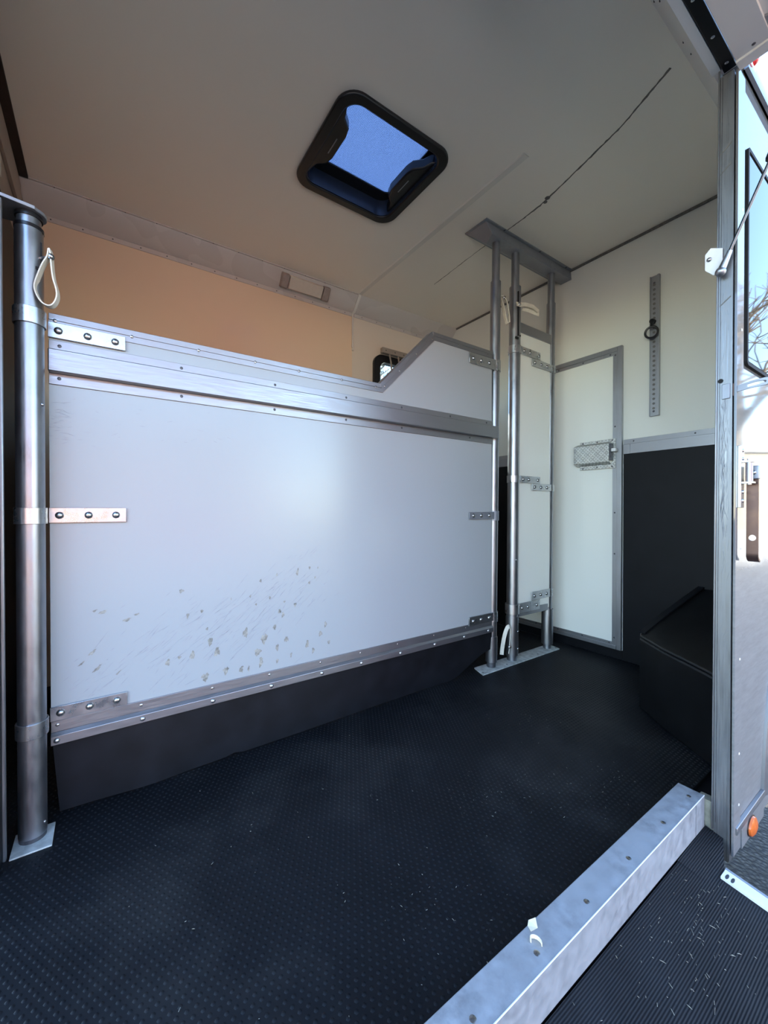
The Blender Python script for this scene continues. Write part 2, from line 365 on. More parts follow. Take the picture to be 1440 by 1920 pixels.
# window_1
win = struct('window_1', MB().ring(rrect((WX0 + WX1) / 2, (WZ0 + WZ1) / 2, WX1 - WX0 + .05, WZ1 - WZ0 + .03, .07), rrect((WX0 + WX1) / 2, (WZ0 + WZ1) / 2, WX1 - WX0 - .05, WZ1 - WZ0 - .07, .05), 'y', YF - .02, YF + .03), 'black', 'small black framed far window behind the partition top', 'window')
obj('pane', MB().prism(rrect((WX0 + WX1) / 2, (WZ0 + WZ1) / 2, WX1 - WX0 - .04, WZ1 - WZ0 - .06, .05), 'y', YF + .01, YF + .014), 'glass', win)
gr = thing('window_grille', 'brown bar grille fixed in front of the small far window', 'grille', (1.60, YF - .03, 1.40))
obj('top_bar', MB().box(1.592, 2.03, YF - .05, YF - .02, 1.885, 1.922), 'trimwood', gr, .002)
for k in range(6):
    x = 1.66 + .075 * k
    obj('bar', MB().tube([(x, YF - .038, 1.885), (x, YF - .042, 1.86), (x + .003, YF - .048, 1.83), (x + .006, YF - .05, 1.78), (x + .006, YF - .05, 1.44)], .006, 8), 'trimwood', gr)
for k in range(6): screw(gr, (1.62 + .078 * k, YF - .05, 1.903), (0, -1, 0), .005)

# left wall
wl_ = struct('wall_left', MB().box(XL - .04, XL, 1.20, YF + .04, -.06, 2.0).box(XL - .04, XL, .33, YF + .04, 2.0, ZT).box(XL - .04, XL, .33, 1.20, -.06, -.012), 'trimwood', 'brown left side wall at the edge of the picture', 'wall')  # unseen opening near the camera, added to let more daylight in
obj('wall_rail', MB().box(XL, XL + .012, 1.40, 2.27, 2.02, 2.10).box(XL, XL + .006, 1.40, 2.27, 2.10, 2.155), 'trimwood', wl_, .001)
obj('kick_board', MB().box(XL, XL + .008, 1.262, YF - .006, 0, 1.86), 'board', wl_)
obj('ceiling_gap_trim', MB().box(XL, XL + .03, .5, 2.262, ZC - .010, ZC), 'dark_brown', wl_)
obj('small_bracket', MB().box(XL, XL + .016, 1.50, 1.80, 1.88, 1.95), 'pale', wl_, .002)
lin = struct('trim_3', MB().box(XL - .04, -.1915, 1.19, 1.236, 0, 1.50), 'board', 'black side jamb on the left edge, beside the thick post', 'jamb')
obj('edge_profile', MB().box(-.1925, -.185, 1.236, 1.2465, 0, 1.498), 'alu_v', lin, .002)

# header over the opening, rear wall right of the opening
HB = 1.912
hd = MB().prism([(.33, HB), (.378, HB), (.505, ZC), (.505, ZT), (.46, ZT), (.335, 1.99)], 'x', XL - .04, XR)
header = struct('trim_4', hd, 'header', 'sloping grey header lining above the opening', 'header')
for x, t in ((.45, .5), (.8, .5), (1.12, .45), (1.30, .55), (1.335, .5), (1.62, .5), (1.20, .8)):
    screw(header, (x, .378 + .127 * t - .001, HB + .288 * t - .001), (0, -.9, -.4), .004)
obj('header_lip', MB().box(-.2, JX, .358, .378, HB - .012, HB), 'header', header, .0015)
hs = obj('hinge_strip', MB().box(-.2, JX + .012, .331, .356, HB - .014, HB), 'black', header, .001)
for x in (-.05, .17, .39, .61, .83, 1.05, 1.17, 1.265): screw(hs, (x, .344, HB - .014), (0, 0, -1), .004, 'plate')
rear = MB().box(JX + .03, 3.6, YB, YB + .04, -.068, HB).box(XL - .04, 1.13, .34, .375, -.3, -.11)
wall_rear = struct('wall_rear', rear, 'body', 'glossy silver white outer body side right of the opening', 'vehicle body')
obj('cant_rail', MB().prism([(.326, HB - .006), (.325, HB + .03), (.327, HB + .060), (.335, 2.0), (.456, ZT + .004), (.462, ZT + .002), (.336, 1.991), (.331, HB - .006)], 'x', JX + .04, 3.6), 'body', wall_rear)
obj('rain_strip', MB().box(JX + .05, 3.6, .318, .330, HB - .006, HB + .003), 'dull', wall_rear)
obj('corner_flange', MB().box(JX + .002, JX + .055, .325, .3305, -.066, 1.885), 'body', wall_rear, .001)
for z in (.05, .18, .42, .70, 1.25, 1.55): screw(wall_rear, (JX + .04, .325, z), (0, -1, 0), .0035, 'white')
skt = obj('lower_skirt', MB().box(JX + .055, 1.53, .322, .330, -.068, -.014), 'body', wall_rear)
obj('skirt_strip', MB().prism([(.330, -.017), (.3215, -.016), (.3205, -.006), (.3215, .002), (.330, .003)], 'x', JX + .015, 1.555), 'alu', wall_rear, .001)
arc = []
for k in range(17):
    a = R(180 - 90 * k / 16); arc.append((2.05 + .47 * math.cos(a), .322, .02 + .47 * math.sin(a)))
aw = [(1.535 + .020 * k / 8 + .050 * (k / 8) ** 2, -.012 + .31 * k / 8) for k in range(9)] + [(1.625, .36), (1.68, .46), (1.78, .56), (1.92, .62), (2.2, .64)]
m = MB(); no = len(aw); wa = []
for i, (x, z) in enumerate(aw):
    x0, z0 = aw[max(i - 1, 0)]; x1, z1 = aw[min(i + 1, no - 1)]; t = Vector((x1 - x0, z1 - z0)).normalized(); wa.append((t.y, -t.x))
for (x, z), (nx, nz) in zip(aw, wa):
    for o_, y in ((0, .330), (0, .323), (.010, .318), (.030, .3165), (.034, .321), (.060, .320), (.062, .330)): m.v.append((x + nx * o_, y, z + nz * o_))
for i in range(no - 1):
    for q in range(6): m.f.append((i * 7 + q, i * 7 + q + 1, i * 7 + q + 8, i * 7 + q + 7))
obj('wheel_arch_trim', m, 'alu', wall_rear)
jamb = struct('trim_5', MB().prism([(.334, -.085), (.3655, -.085), (.3595, 1.884), (.334, 1.884)], 'x', JX, JX + .03), 'jamb', 'scuffed aluminium jamb post on the right side of the opening', 'door jamb')
obj('inner_edge', MB().prism([(.3657, -.02), (.3695, -.02), (.3637, 1.90), (.3598, 1.90)], 'x', JX - .003, JX + .03), 'jamb', jamb, .001)
obj('groove', MB().prism([(.3605, 0), (.3615, 0), (.3560, 1.88), (.3550, 1.88)], 'x', JX - .0008, JX + .002), 'screw', jamb)
obj('outer_lip', MB().box(JX - .002, JX + .004, .3325, .336, -.08, 1.88), 'jamb', jamb)
obj('keep_plate', MB().box(JX - .003, JX, .337, .353, 1.075, 1.112), 'dull', jamb, .001)
obj('latch_hole', MB().prism(circ(.356, 1.122, .0055, 14), 'x', JX - .0012, JX + .002), 'slot', jamb)
obj('foot', MB().prism([(.366, -.075), (.395, -.05), (.40, .045), (.366, .045)], 'x', JX + .004, JX + .03), 'foot', jamb)
for z in (1.71, 1.66, 1.33): obj('scuff_mark', MB().prism([(.337, z), (.359, z - .018), (.359, z - .021), (.337, z - .004)], 'x', JX - .0006, JX + .001), 'seal', jamb)
m = MB()
for k in range(170):
    if k < 90: y, z, L, wd = rnd.gauss(.3495, .0035), rnd.uniform(.74, 1.07), rnd.uniform(.004, .022), rnd.uniform(.0002, .0007)
    else: y, z, L, wd = rnd.uniform(.338, .356), rnd.uniform(0, 1.8), rnd.uniform(.003, .014), rnd.uniform(.0001, .0003)
    y = min(max(y, .337), .357); sl_ = rnd.gauss(0, .12) * L
    m.prism([(y - sl_, z - L), (y + wd, z), (y + sl_, z + L), (y - wd, z)], 'x', JX - .0004, JX + .0006)
obj('scuff', m, 'scuff', jamb, kind='stuff', smooth=False)
innr = struct('wall_front', MB().box(JX + .031, XR, YB + .0402, YB + .0425, -.012, ZC - .26), 'wall', 'inner lining of the body side right of the opening', 'wall')

# ------------------------------------------------------------------ exterior window, latch, hook, lamps
w2 = struct('window_2', MB().ring(rrect(1.82, 1.448, .93, .556, .012, 4), rrect(1.82, 1.448, .912, .538, .008, 4), 'y', .3225, .330), 'slot', 'dark glass window in the outer body side, reflecting bare branches', 'window')
obj('pane', MB().prism(rrect(1.82, 1.448, .905, .531, .008, 4), 'y', .3245, .330), 'darkglass', w2)
lt = thing('door_latch', 'steel over-centre latch with bronzed lever hanging on the outer jamb', 'latch', (1.305, .326, .80))
obj('hinge_plate', MB().box(1.293, 1.318, .318, .3255, .803, .957), 'plate', lt, .001)
for z in (.82, .842, .925, .945): screw(lt, (1.306, .318, z), (0, -1, 0), .005, 'bolt', .003, 'rivet')
for z in (.917, .865): obj('hinge_ear', MB().box(1.298, 1.316, .296, .319, z - .002, z + .002), 'plate', lt)
obj('hinge_pin', MB().tube([(1.307, .306, .86), (1.307, .306, .924)], .0045, 12), 'plate', lt)
obj('knuckle', MB().tube([(1.307, .306, .868), (1.307, .306, .914)], .0075, 12), 'steel', lt)
kl = obj('clamp_block', MB().box(1.318, 1.336, .2915, .314, .874, .907), 'dull', lt, .002)
screw(kl, (1.318, .301, .890), (-1, 0, 0), .006, 'bolt', .003, 'bolt')
def bar_with_hole():
    m = MB(); out = []; inn = circ(.3045, .728, .0075, 24)
    for p in inn:                                    # outer square that matches the circle's vertices
        dy, dz = p[0] - .3045, p[1] - .728; s_ = max(abs(dy) / .0115, abs(dz) / .0115); out.append((.3045 + dy / s_, .728 + dz / s_))
    m.ring(out, inn, 'x', 1.327, 1.331)
    m.box(1.327, 1.331, .293, .316, .7395, .875); m.box(1.327, 1.331, .293, .316, .690, .7165)
    m.prism([(1.327, .690), (1.331, .690), (1.331, .684), (1.336, .677), (1.346, .671), (1.345, .667), (1.333, .672), (1.327, .681)], 'y', .293, .316)
    return m
obj('lever', bar_with_hole(), 'copper', lt)
hk = thing('catch_hook', 'grey slotted steel catch sticking out of the jamb above the latch', 'hook', (1.285, .333, 1.105))
obj('arm', MB().ring([(.332, 1.089), (.300, 1.0925), (.272, 1.094), (.262, 1.097), (.256, 1.103), (.262, 1.110), (.274, 1.112), (.300, 1.110), (.332, 1.103)],
                     [(.306, 1.096), (.300, 1.097), (.280, 1.0985), (.274, 1.100), (.272, 1.103), (.274, 1.105), (.282, 1.106), (.296, 1.105), (.306, 1.103)], 'x', 1.287, 1.291), 'dull', hk, .0008)
obj('base_plate', MB().box(1.284, 1.296, .326, .334, 1.080, 1.112), 'copper', hk, .001)
am = thing('marker_lamp', 'oval orange side marker lamp low on the body side', 'lamp', (1.41, .322, -.045))
obj('lamp_base', MB().prism([(1.408 + .032 * math.cos(a), -.040 + .026 * math.sin(a)) for a in [2 * math.pi * k / 24 for k in range(24)]], 'y', .3192, .322), 'copper', am)
ln = MB(); n_ = 24
for j, (sc, y) in enumerate(((1, .3195), (.94, .315), (.6, .3105), (.2, .309))):
    ln.v += [(1.408 + .030 * sc * math.cos(2 * math.pi * k / n_), y, -.040 + .024 * sc * math.sin(2 * math.pi * k / n_)) for k in range(n_)]
for j in range(3): ln.f += [(j * n_ + k, j * n_ + (k + 1) % n_, (j + 1) * n_ + (k + 1) % n_, (j + 1) * n_ + k) for k in range(n_)]
ln.f += [tuple(range(3 * n_, 4 * n_)), tuple(range(n_ - 1, -1, -1))]
obj('lens', ln, 'amber', am)
rm = thing('red_marker_lamp', 'small red marker lamp at the top edge of the body side', 'lamp', (1.43, .32, 1.955))
obj('lens', MB().dome((1.402, .328, 1.972), (0, -1, 0), .013, .014, 14, 4), 'red', rm)
obj('lamp_base', MB().box(1.372, 1.425, .325, .331, 1.955, 1.988), 'white', rm, .002)
# gas strut and its anchor
pl = thing('strut_bracket', 'white bolted steel plate holding the strut end on the jamb', 'bracket', (JX, .372, 1.43))
obj('plate', MB().prism([(.352, 1.395), (.370, 1.392), (.388, 1.412), (.388, 1.452), (.376, 1.464), (.352, 1.452)], 'x', JX - .007, JX - .0045), 'white', pl, .0006)
screw(pl, (JX - .007, .379, 1.436), (-1, 0, 0), .006, 'bolt', .005, 'bolt')
gs = thing('gas_strut', 'black gas strut with chrome rod holding up the top door', 'strut', (JX - .02, .352, 1.39))
A = Vector((JX - .02, .352, 1.388)); D = Vector((JX - .016, .150, 1.872)) - A
obj('ball_end', MB().dome(A, (-1, 0, 0), .0115, .0115, 16, 5).dome(A, (1, 0, 0), .0115, .0115, 16, 5).tube([A, A + D * .09], [.009, .0055], 12), 'steel', gs)
obj('rod', MB().tube([A + D * .05, A + D * .45], .0036, 12), 'rod', gs)
obj('cylinder', MB().tube([A + D * .44, A + D * .45, A + D * .985], [.0085, .0105, .0105], 16), 'black', gs)
# lifted top door
fl = struct('door_2', MB().box(-.18, JX + .004, -.42, .318, 1.893, 1.925), 'header', 'pale top door lifted flat above the opening', 'door')
obj('hinge_rail', MB().box(-.18, JX + .004, .262, .326, 1.884, 1.893), 'header', fl, .001)
obj('end_rail', MB().box(JX - .018, JX + .012, -.42, .326, 1.878, 1.932), 'header', fl, .0015)
obj('corner_gusset', MB().prism([(JX - .075, .262), (JX - .02, .262), (JX - .02, .20), (JX - .035, .19)], 'z', 1.888, 1.893), 'dull', fl)
for y in (.29, .235, .1): screw(fl, (JX - .03, y, 1.888 if y < .26 else 1.884), (0, 0, -1), .004)

# ------------------------------------------------------------------ groom door in the end wall
DY0, DY1, DZ0, DZ1 = 1.038, 1.745, .050, 1.662
d1 = struct('door_1', MB().box(XR - .010, XR, DY0 + .01, DY1 - .01, DZ0 + .01, DZ1 - .01), 'wall', 'white groom door with aluminium edging in the end wall', 'door')
fw = .048
def frame(nm, y0, y1, z0, z1, y2, y3, z2, z3):
    o = obj(nm, MB().box(XR - .019, XR - .0002, y0, y1, z0, z1), 'alu_v', d1, .001)
    obj('frame_flange', MB().box(XR - .0135, XR - .0002, y2, y3, z2, z3), 'alu_v', o, .0005); return o
fr_r = frame('frame_rail', DY0, DY0 + .024, DZ0, DZ1, DY0 + .024, DY0 + fw, DZ0 + .02, DZ1 - .02)
fr_l = frame('frame_rail', DY1 - .024, DY1, DZ0, DZ1, DY1 - fw, DY1 - .024, DZ0 + .02, DZ1 - .02)
fr_t = frame('frame_rail', DY0 + .025, DY1 - .025, DZ1 - .024, DZ1, DY0 + fw, DY1 - fw, DZ1 - .042, DZ1 - .024)
fr_b = frame('frame_rail', DY0 + .025, DY1 - .025, DZ0, DZ0 + .020, DY0 + fw, DY1 - fw, DZ0 + .020, DZ0 + .036)
for z in (.11, .56, .78, 1.08, 1.24, 1.62): screw(fr_r, (XR - .0135, DY0 + .036, z), (-1, 0, 0), .0045)
for y in (1.10, 1.25, 1.40, 1.55, 1.68):
    screw(fr_t, (XR - .0135, y, DZ1 - .033), (-1, 0, 0), .0045); screw(fr_b, (XR - .0135, y, DZ0 + .028), (-1, 0, 0), .0045)
lb = obj('latch_cover', MB().prism([(XR - .010, 1.166), (XR - .052, 1.150), (XR - .052, 1.052), (XR - .010, 1.036)], 'y', 1.088, 1.282), 'chequer', d1, .002)
obj('cover_flange', MB().box(XR - .021, XR - .016, 1.068, 1.262, 1.020, 1.176), 'chequer', d1, .0005)
obj('latch_bolt', MB().box(XR - .045, XR - .022, 1.056, 1.09, 1.105, 1.122), 'white', d1, .002)
obj('latch_case', MB().box(XR - .046, XR - .016, 1.078, 1.089, 1.06, 1.15), 'screw', d1)
for y in (1.085, 1.165, 1.245):
    screw(d1, (XR - .021, y, 1.168), (-1, 0, 0), .0045); screw(d1, (XR - .021, y, 1.028), (-1, 0, 0), .0045)
# tie rail and ring
tr = thing('tie_rail', 'vertical aluminium tie track with black ring on the end wall', 'tie rail', (XR, .89, 1.26))
rl = MB().box(XR - .012, XR - .0005, .872, .9085, 1.262, 1.955)
obj('track', rl, 'alu_v', tr, .001)
obj('lipped_edge', MB().box(XR - .018, XR - .0005, .866, .876, 1.262, 1.955).box(XR - .018, XR - .0005, .9045, .909, 1.262, 1.955), 'alu_v', tr, .001)
for k in range(27): place('track_hole', 'th', lambda m: m.prism(circ(0, 0, .006, 14), 'x', -.001, .001), 'seal', tr, (XR - .0125, .890, 1.30 + .0235 * k))
for z in (1.285, 1.58, 1.92): screw(tr, (XR - .0125, .890, z), (-1, 0, 0), .0055)
rg = obj('ring_stud', MB().tube([(XR - .016, .893, 1.728), (XR - .034, .893, 1.728)], [.013, .011], 14).tube([(XR - .03, .893, 1.735), (XR - .034, .893, 1.70)], .007, 10), 'black', tr)
obj('tie_ring', MB().torus((XR - .034, .893, 1.672), (1, .25, .1), .0265, .0052, 36, 10), 'black', tr)

# ------------------------------------------------------------------ wheel box in the front right corner
wb = thing('wheel_box', 'black rubber covered wheel box in the right corner', 'wheel box', (1.9, .55, 0))
base = [(1.765, .745), (1.735, .705), (1.67, .63), (1.62, .555), (1.565, .475), (1.50, .392), (2.252, .392), (2.252, .70), (2.0, .735), (1.80, .755)]
def ztop(x, y): return .292 + .145 * max(0, (x - 1.76) / .50)
bx = MB(); nb = len(base)
bx.add([(x, y, 0.0022) for x, y in base] + [(x, y, ztop(x, y) - .012) for x, y in base],
       [tuple(range(nb))] + [(i, (i + 1) % nb, (i + 1) % nb + nb, i + nb) for i in range(nb)] + [tuple(range(nb, 2 * nb))])
obj('side_cover', bx, 'arch', wb, .006)
cx_, cy_ = 1.95, .55
lid = MB(); top = [(x, y, ztop(x, y)) for x, y in base]; 
ins = [(x, y, ztop(x, y) - .010) for x, y in base]
lid.add(ins + top, [tuple(range(nb - 1, -1, -1)), tuple(range(nb, 2 * nb))] + [(i, (i + 1) % nb, (i + 1) % nb + nb, i + nb) for i in range(nb)])
obj('top_cover', lid, 'arch', wb, .004)
obj('edge_strip', MB().ribbon([(1.778, .742, .302), (1.95, .727, .354), (2.1, .710, .398), (2.25, .692, .441)], .006, .024), 'rubber', wb)
for k in range(16):
    t = rnd.random(); i = rnd.randrange(0, 4); p = Vector(base[i]).lerp(Vector(base[i + 1]), t)
    n_v = Vector((-(base[i + 1][1] - base[i][1]), base[i + 1][0] - base[i][0])).normalized()

# ------------------------------------------------------------------ rubber mat with studs
mat = thing('rubber_mat', 'black studded rubber floor mat covering the horsebox floor', 'mat', (1.0, .9, -.012))
obj('sheet', MB().box(XL + .002, XR - .007, .442, YF - .008, -.012, 0), 'mat', mat)
sv = []; sf = []
pitch = .0148; ys = .446; row = 0
while ys < 1.9:
    xs = XL + .02 + (pitch / 2 if row % 2 else 0)
    while xs < XR - .02:
        if not (-.19 < xs < -.095 and 1.22 < ys < 1.32) and not (1.48 < xs < 2.14 and 1.30 < ys < 1.42):
            o = len(sv)
            for k in range(6):
                a = math.pi / 3 * k; sv.append((xs + .0044 * math.cos(a), ys + .0044 * math.sin(a), -.0002))
            for k in range(6):
                a = math.pi / 3 * k; sv.append((xs + .0022 * math.cos(a), ys + .0022 * math.sin(a), .0016))
            for k in range(6): sf.append((o + k, o + (k + 1) % 6, o + 6 + (k + 1) % 6, o + 6 + k))
            sf.append(tuple(range(o + 6, o + 12)))
        xs += pitch
    ys += pitch * .866; row += 1
sm = MB(); sm.v = sv; sm.f = sf
obj('stud', sm, 'mat', mat, kind='stuff', angle=60)

# ------------------------------------------------------------------ threshold beam
tb = thing('threshold_beam', 'galvanised square beam across the floor at the opening', 'beam', (.5, .41, -.02))
obj('beam', MB().box(-.20, 1.274, .382, .441, -.022, .060), 'beam', tb, .0015)
obj('bright_edge', MB().tube([(-.2, .3826, .0595), (1.273, .3826, .0595)], .0012, 6), 'white', tb)
obj('end_joint', MB().box(1.215, 1.2158, .3815, .3822, -.02, .058), 'screw', tb)
for x in (1.236, 1.082, .911, .745, .590, .437): screw(tb, (x, .404, .060), (0, 0, 1), .0055, 'bolt', .0008)
ws = thing('wood_shaving', 'pale curled wood shaving beside a screw on the beam', 'shaving', (.600, .405, .06))
obj('curl', MB().ribbon([(.600 + .010 * math.cos(a) * (1 - .05 * i), .413 + .010 * math.sin(a), .0642) for i, a in enumerate([R(-60 + 26 * k) for k in range(9)])], .007, .001), 'wood', ws)
ws = thing('wood_flake', 'small square wood flake on the back edge of the beam', 'shaving', (.623, .436, .06))
obj('flake', MB().add([(.611, .430, .0606), (.626, .427, .0606), (.634, .437, .066), (.622, .443, .063), (.614, .439, .061)] + [(.611, .430, .0614), (.626, .427, .0614), (.634, .437, .0668), (.622, .443, .0638), (.614, .439, .0618)],
    [(4, 3, 2, 1, 0), (5, 6, 7, 8, 9)] + [(i, (i + 1) % 5, (i + 1) % 5 + 5, i + 5) for i in range(5)]), 'wood', ws)

# ------------------------------------------------------------------ posts
def lerp_post(b, t, z): return (b[0] + (t[0] - b[0]) * z / 2.15, b[1], z)
def straight(b, t, z0, z1, r, n=28): return MB().tube([lerp_post(b, t, z0), lerp_post(b, t, z1)], r, n)
def collar(b, t, z0, z1, r, r1=None, n=28):
    p0, p1 = lerp_post(b, t, z0), lerp_post(b, t, z1); m = MB()
    return m.tube([p0, p0, p1, p1], [r - .002, r, r, r - .002], n)
# thick left post
LP = (-.1445, 1.288)
lp = thing('left_post', 'thick galvanised post at the left edge with leather pull loop', 'post', (LP[0], LP[1], 0))
obj('tube', MB().tube([(*LP, .014), (*LP, 1.470)], .0275, 36), 'steel', lp)
obj('inner_tube', MB().tube([(*LP, 1.46), (*LP, 1.503)], .0235, 28), 'steel', lp)
obj('black_ring', MB().tube([(*LP, 1.467), (*LP, 1.475)], .0285, 32), 'black', lp)
obj('black_ring', MB().tube([(*LP, 1.494), (*LP, 1.503)], .0265, 32), 'black', lp)
obj('foot_ring', MB().tube([(*LP, .004), (*LP, .016)], .0265, 28), 'screw', lp)
sx, sy = LP[0] + .0275 * .87, LP[1] - .0275 * .5
obj('slot', MB().box(sx - .004, sx + .0015, sy - .0025, sy + .0025, 1.375, 1.440).box(sx - .014, sx + .001, sy - .010, sy - .003, 1.370, 1.377), 'slot', lp)
def loop(parent, c, pts, wd, up):
    o = obj('pull_loop', MB().ribbon(pts, wd, .0028, up=up), 'leather', parent); return o
def smooth_pts(p, k=4):
    q = []
    for i in range(len(p) - 1):
        a_, b_, c_, d_ = p[max(i - 1, 0)], p[i], p[i + 1], p[min(i + 2, len(p) - 1)]
        for j in range(k):
            t = j / k; q.append(tuple(.5 * (2 * b_[m_] + (c_[m_] - a_[m_]) * t + (2 * a_[m_] - 5 * b_[m_] + 4 * c_[m_] - d_[m_]) * t * t + (-a_[m_] + 3 * b_[m_] - 3 * c_[m_] + d_[m_]) * t ** 3) for m_ in range(3)))
    return q + [p[-1]]
lb_ = Vector((LP[0] + .043, LP[1] - .032, 1.402))
le, lw = Vector((.97, -.25, 0)), Vector((.25, .97, 0))
lpts = [(-.001, .019), (.002, .006), (.004, -.02), (.008, -.05), (.015, -.072), (.0175, -.090), (.012, -.106), (.002, -.116), (-.012, -.116), (-.026, -.106), (-.036, -.088), (-.038, -.072), (-.030, -.048), (-.018, -.02), (-.006, .0), (-.003, .018)]
o = loop(lp, None, smooth_pts([tuple(lb_ + le * a_ + Vector((0, 0, b_))) for a_, b_ in [(p * .78, q) for p, q in lpts]]), .017, lw)
obj('loop_bolt', MB().dome(lb_ + le * .003 - lw * .006, (.75, -.65, 0), .0075, .006, 14, 3).tube([lb_ - lw * .006, lb_, (LP[0] + .018, LP[1] - .012, 1.402)], .0042, 10), 'bolt', o)
obj('rivet', MB().dome((LP[0] + .024, LP[1] - .014, .040), (.87, -.5, 0), .004, .003), 'bolt', lp)
obj('rivet', MB().dome((LP[0] + .0245, LP[1] - .0125, 1.052), (.87, -.5, 0), .005, .004), 'bolt', lp)
obj('base_plate', MB().box(-.180, -.104, 1.232, 1.318, .0002, .004), 'pale', lp, .0008)
bk = thing('post_bracket', 'dark steel bracket plate over the top of the thick left post', 'bracket', (-.2, 1.29, 1.504))
obj('plate', MB().prism([(-.285, 1.238), (-.20, 1.238), (-.130, 1.252)] + [(LP[0] + .034 * math.cos(R(a)), LP[1] + .034 * math.sin(R(a))) for a in range(-60, 120, 15)] + [(-.17, 1.335), (-.285, 1.345)], 'z', 1.504, 1.512), 'dull', bk, .001)
# three posts in the corner
Z0 = .006
def corner_post(name, label, b, t, r, r_in, zs, low=None, group=None):
    p = thing(name, label, 'post', (b[0], b[1], Z0))
    obj('tube', straight(b, t, .035 if low is None else low[1], zs, r), 'steel', p)
    obj('inner_tube', straight(b, t, zs - .01, 2.142, r_in), 'steel', p)
    obj('black_ring', collar(b, t, zs - .003, zs + .006, r + .0012), 'black', p)
    obj('top_ring', collar(b, t, 2.132, 2.141, r_in + .003), 'black', p)
    if low: obj('lower_sleeve', straight(b, t, .032, low[1], low[0]), 'steel', p)
    obj('foot', straight(b, t, Z0, .033, r * .86), 'screw' if low and low[2] else 'steel', p)
    return p
B1, T1 = (1.604, 1.364), (1.636, 1.364)
B2, T2 = (1.766, 1.364), (1.789, 1.364)
B3, T3 = (2.080, 1.364), (2.112, 1.364)
p1 = corner_post('corner_post', 'slim galvanised post at the right end of the big partition', B1, T1, .0255, .0195, 1.945, (.0285, .16, 1))
p2 = corner_post('corner_post', 'middle galvanised post with two cream pull loops', B2, T2, .0295, .0205, 1.965, (.0325, .235, 0))
p3 = corner_post('corner_post', 'galvanised post standing nearest the groom door', B3, T3, .0245, .0195, 1.972, (.0315, .232, 0))
obj('slot', MB().box(1.772, 1.776, 1.331, 1.338, 1.70, 1.93), 'slot', p2)
obj('slot_hook', MB().box(1.752, 1.776, 1.332, 1.337, 1.682, 1.692).box(1.786, 1.795, 1.334, 1.339, 1.70, 1.708), 'slot', p2)
o = loop(p1, None, [(1.655, 1.346, 1.872), (1.664, 1.336, 1.868), (1.676, 1.330, 1.845), (1.684, 1.328, 1.81), (1.694, 1.328, 1.775), (1.700, 1.332, 1.752), (1.697, 1.345, 1.748), (1.688, 1.350, 1.78), (1.672, 1.350, 1.83), (1.656, 1.352, 1.862)], .020, (.3, .9, .2))
obj('loop_bolt', MB().dome((1.662, 1.334, 1.864), (.3, -1, 0), .009, .008), 'bolt', o)
o = loop(p2, None, [(1.752, 1.329, 1.856), (1.775, 1.322, 1.856), (1.81, 1.312, 1.862), (1.85, 1.300, 1.858), (1.88, 1.290, 1.838), (1.886, 1.292, 1.826), (1.874, 1.304, 1.836), (1.84, 1.318, 1.846), (1.80, 1.328, 1.848)], .024, (0, .25, 1))
obj('loop_bolt', MB().dome((1.768, 1.324, 1.856), (-.1, -1, 0), .010, .009), 'bolt', o)
q0 = Vector((1.729, 1.353, .085)); qe = Vector((-.82, .57, 0)); qd = Vector((-.57, -.82, 0))
qp = [(0, .0, -.035), (-.003, .002, 0), (-.006, .004, .05), (-.006, .007, .092), (.004, .012, .108), (.016, .016, .098), (.030, .02, .06), (.041, .022, .0), (.044, .022, -.035)]
o = loop(p2, None, smooth_pts([tuple(q0 + qe * a_ + qd * d_ + Vector((0, 0, z_))) for a_, d_, z_ in qp]), .019, qe * .45 + qd)
obj('loop_bolt', MB().dome(q0 + qd * .010, qd, .009, .006), 'bolt', o)
obj('rivet', MB().dome((1.762, 1.334, .535), (-.1, -1, 0), .006, .004), 'bolt', p2)
for z in (.16, .07): obj('rivet', MB().dome((1.775, 1.332, z), (.1, -1, 0), .006, .004), 'bolt', p2)
fp = thing('floor_plate', 'long pale steel plate under the three corner posts', 'plate', (1.8, 1.36, 0))
obj('strip', MB().prism([(1.490, 1.316), (2.128, 1.316), (2.15, 1.40), (1.52, 1.40)], 'z', .0002, .0058), 'pale', fp, .001)
for x in (1.51, 1.69, 1.95, 2.12): screw(fp, (x, 1.335, .0058), (0, 0, 1), .005)
ch = thing('ceiling_channel', 'grey steel channel under the ceiling carrying the corner posts', 'channel', (1.9, 1.38, 2.142))
m = MB(); a_ = [(1.565, 1.328, 2.142), (2.258, 1.328, 2.142), (2.258, 1.395, 2.142), (1.595, 1.395, 2.142), (1.527, 1.334, 2.194), (2.258, 1.334, 2.194), (2.258, 1.45, 2.194), (1.522, 1.456, 2.194)]
m.add(a_, [(0, 3, 2, 1), (4, 5, 6, 7), (0, 1, 5, 4), (1, 2, 6, 5), (2, 3, 7, 6), (3, 0, 4, 7)])
obj('trough', m, 'dull', ch, .0015)
obj('mounting_flange', MB().prism([(1.518, 1.322), (2.258, 1.322), (2.258, 1.462), (1.514, 1.462)], 'z', 2.194, 2.1995), 'dull', ch, .0008)
for x in (1.655, 1.95, 2.2): screw(ch, (x, 1.327, 2.194), (0, 0, -1), .006)

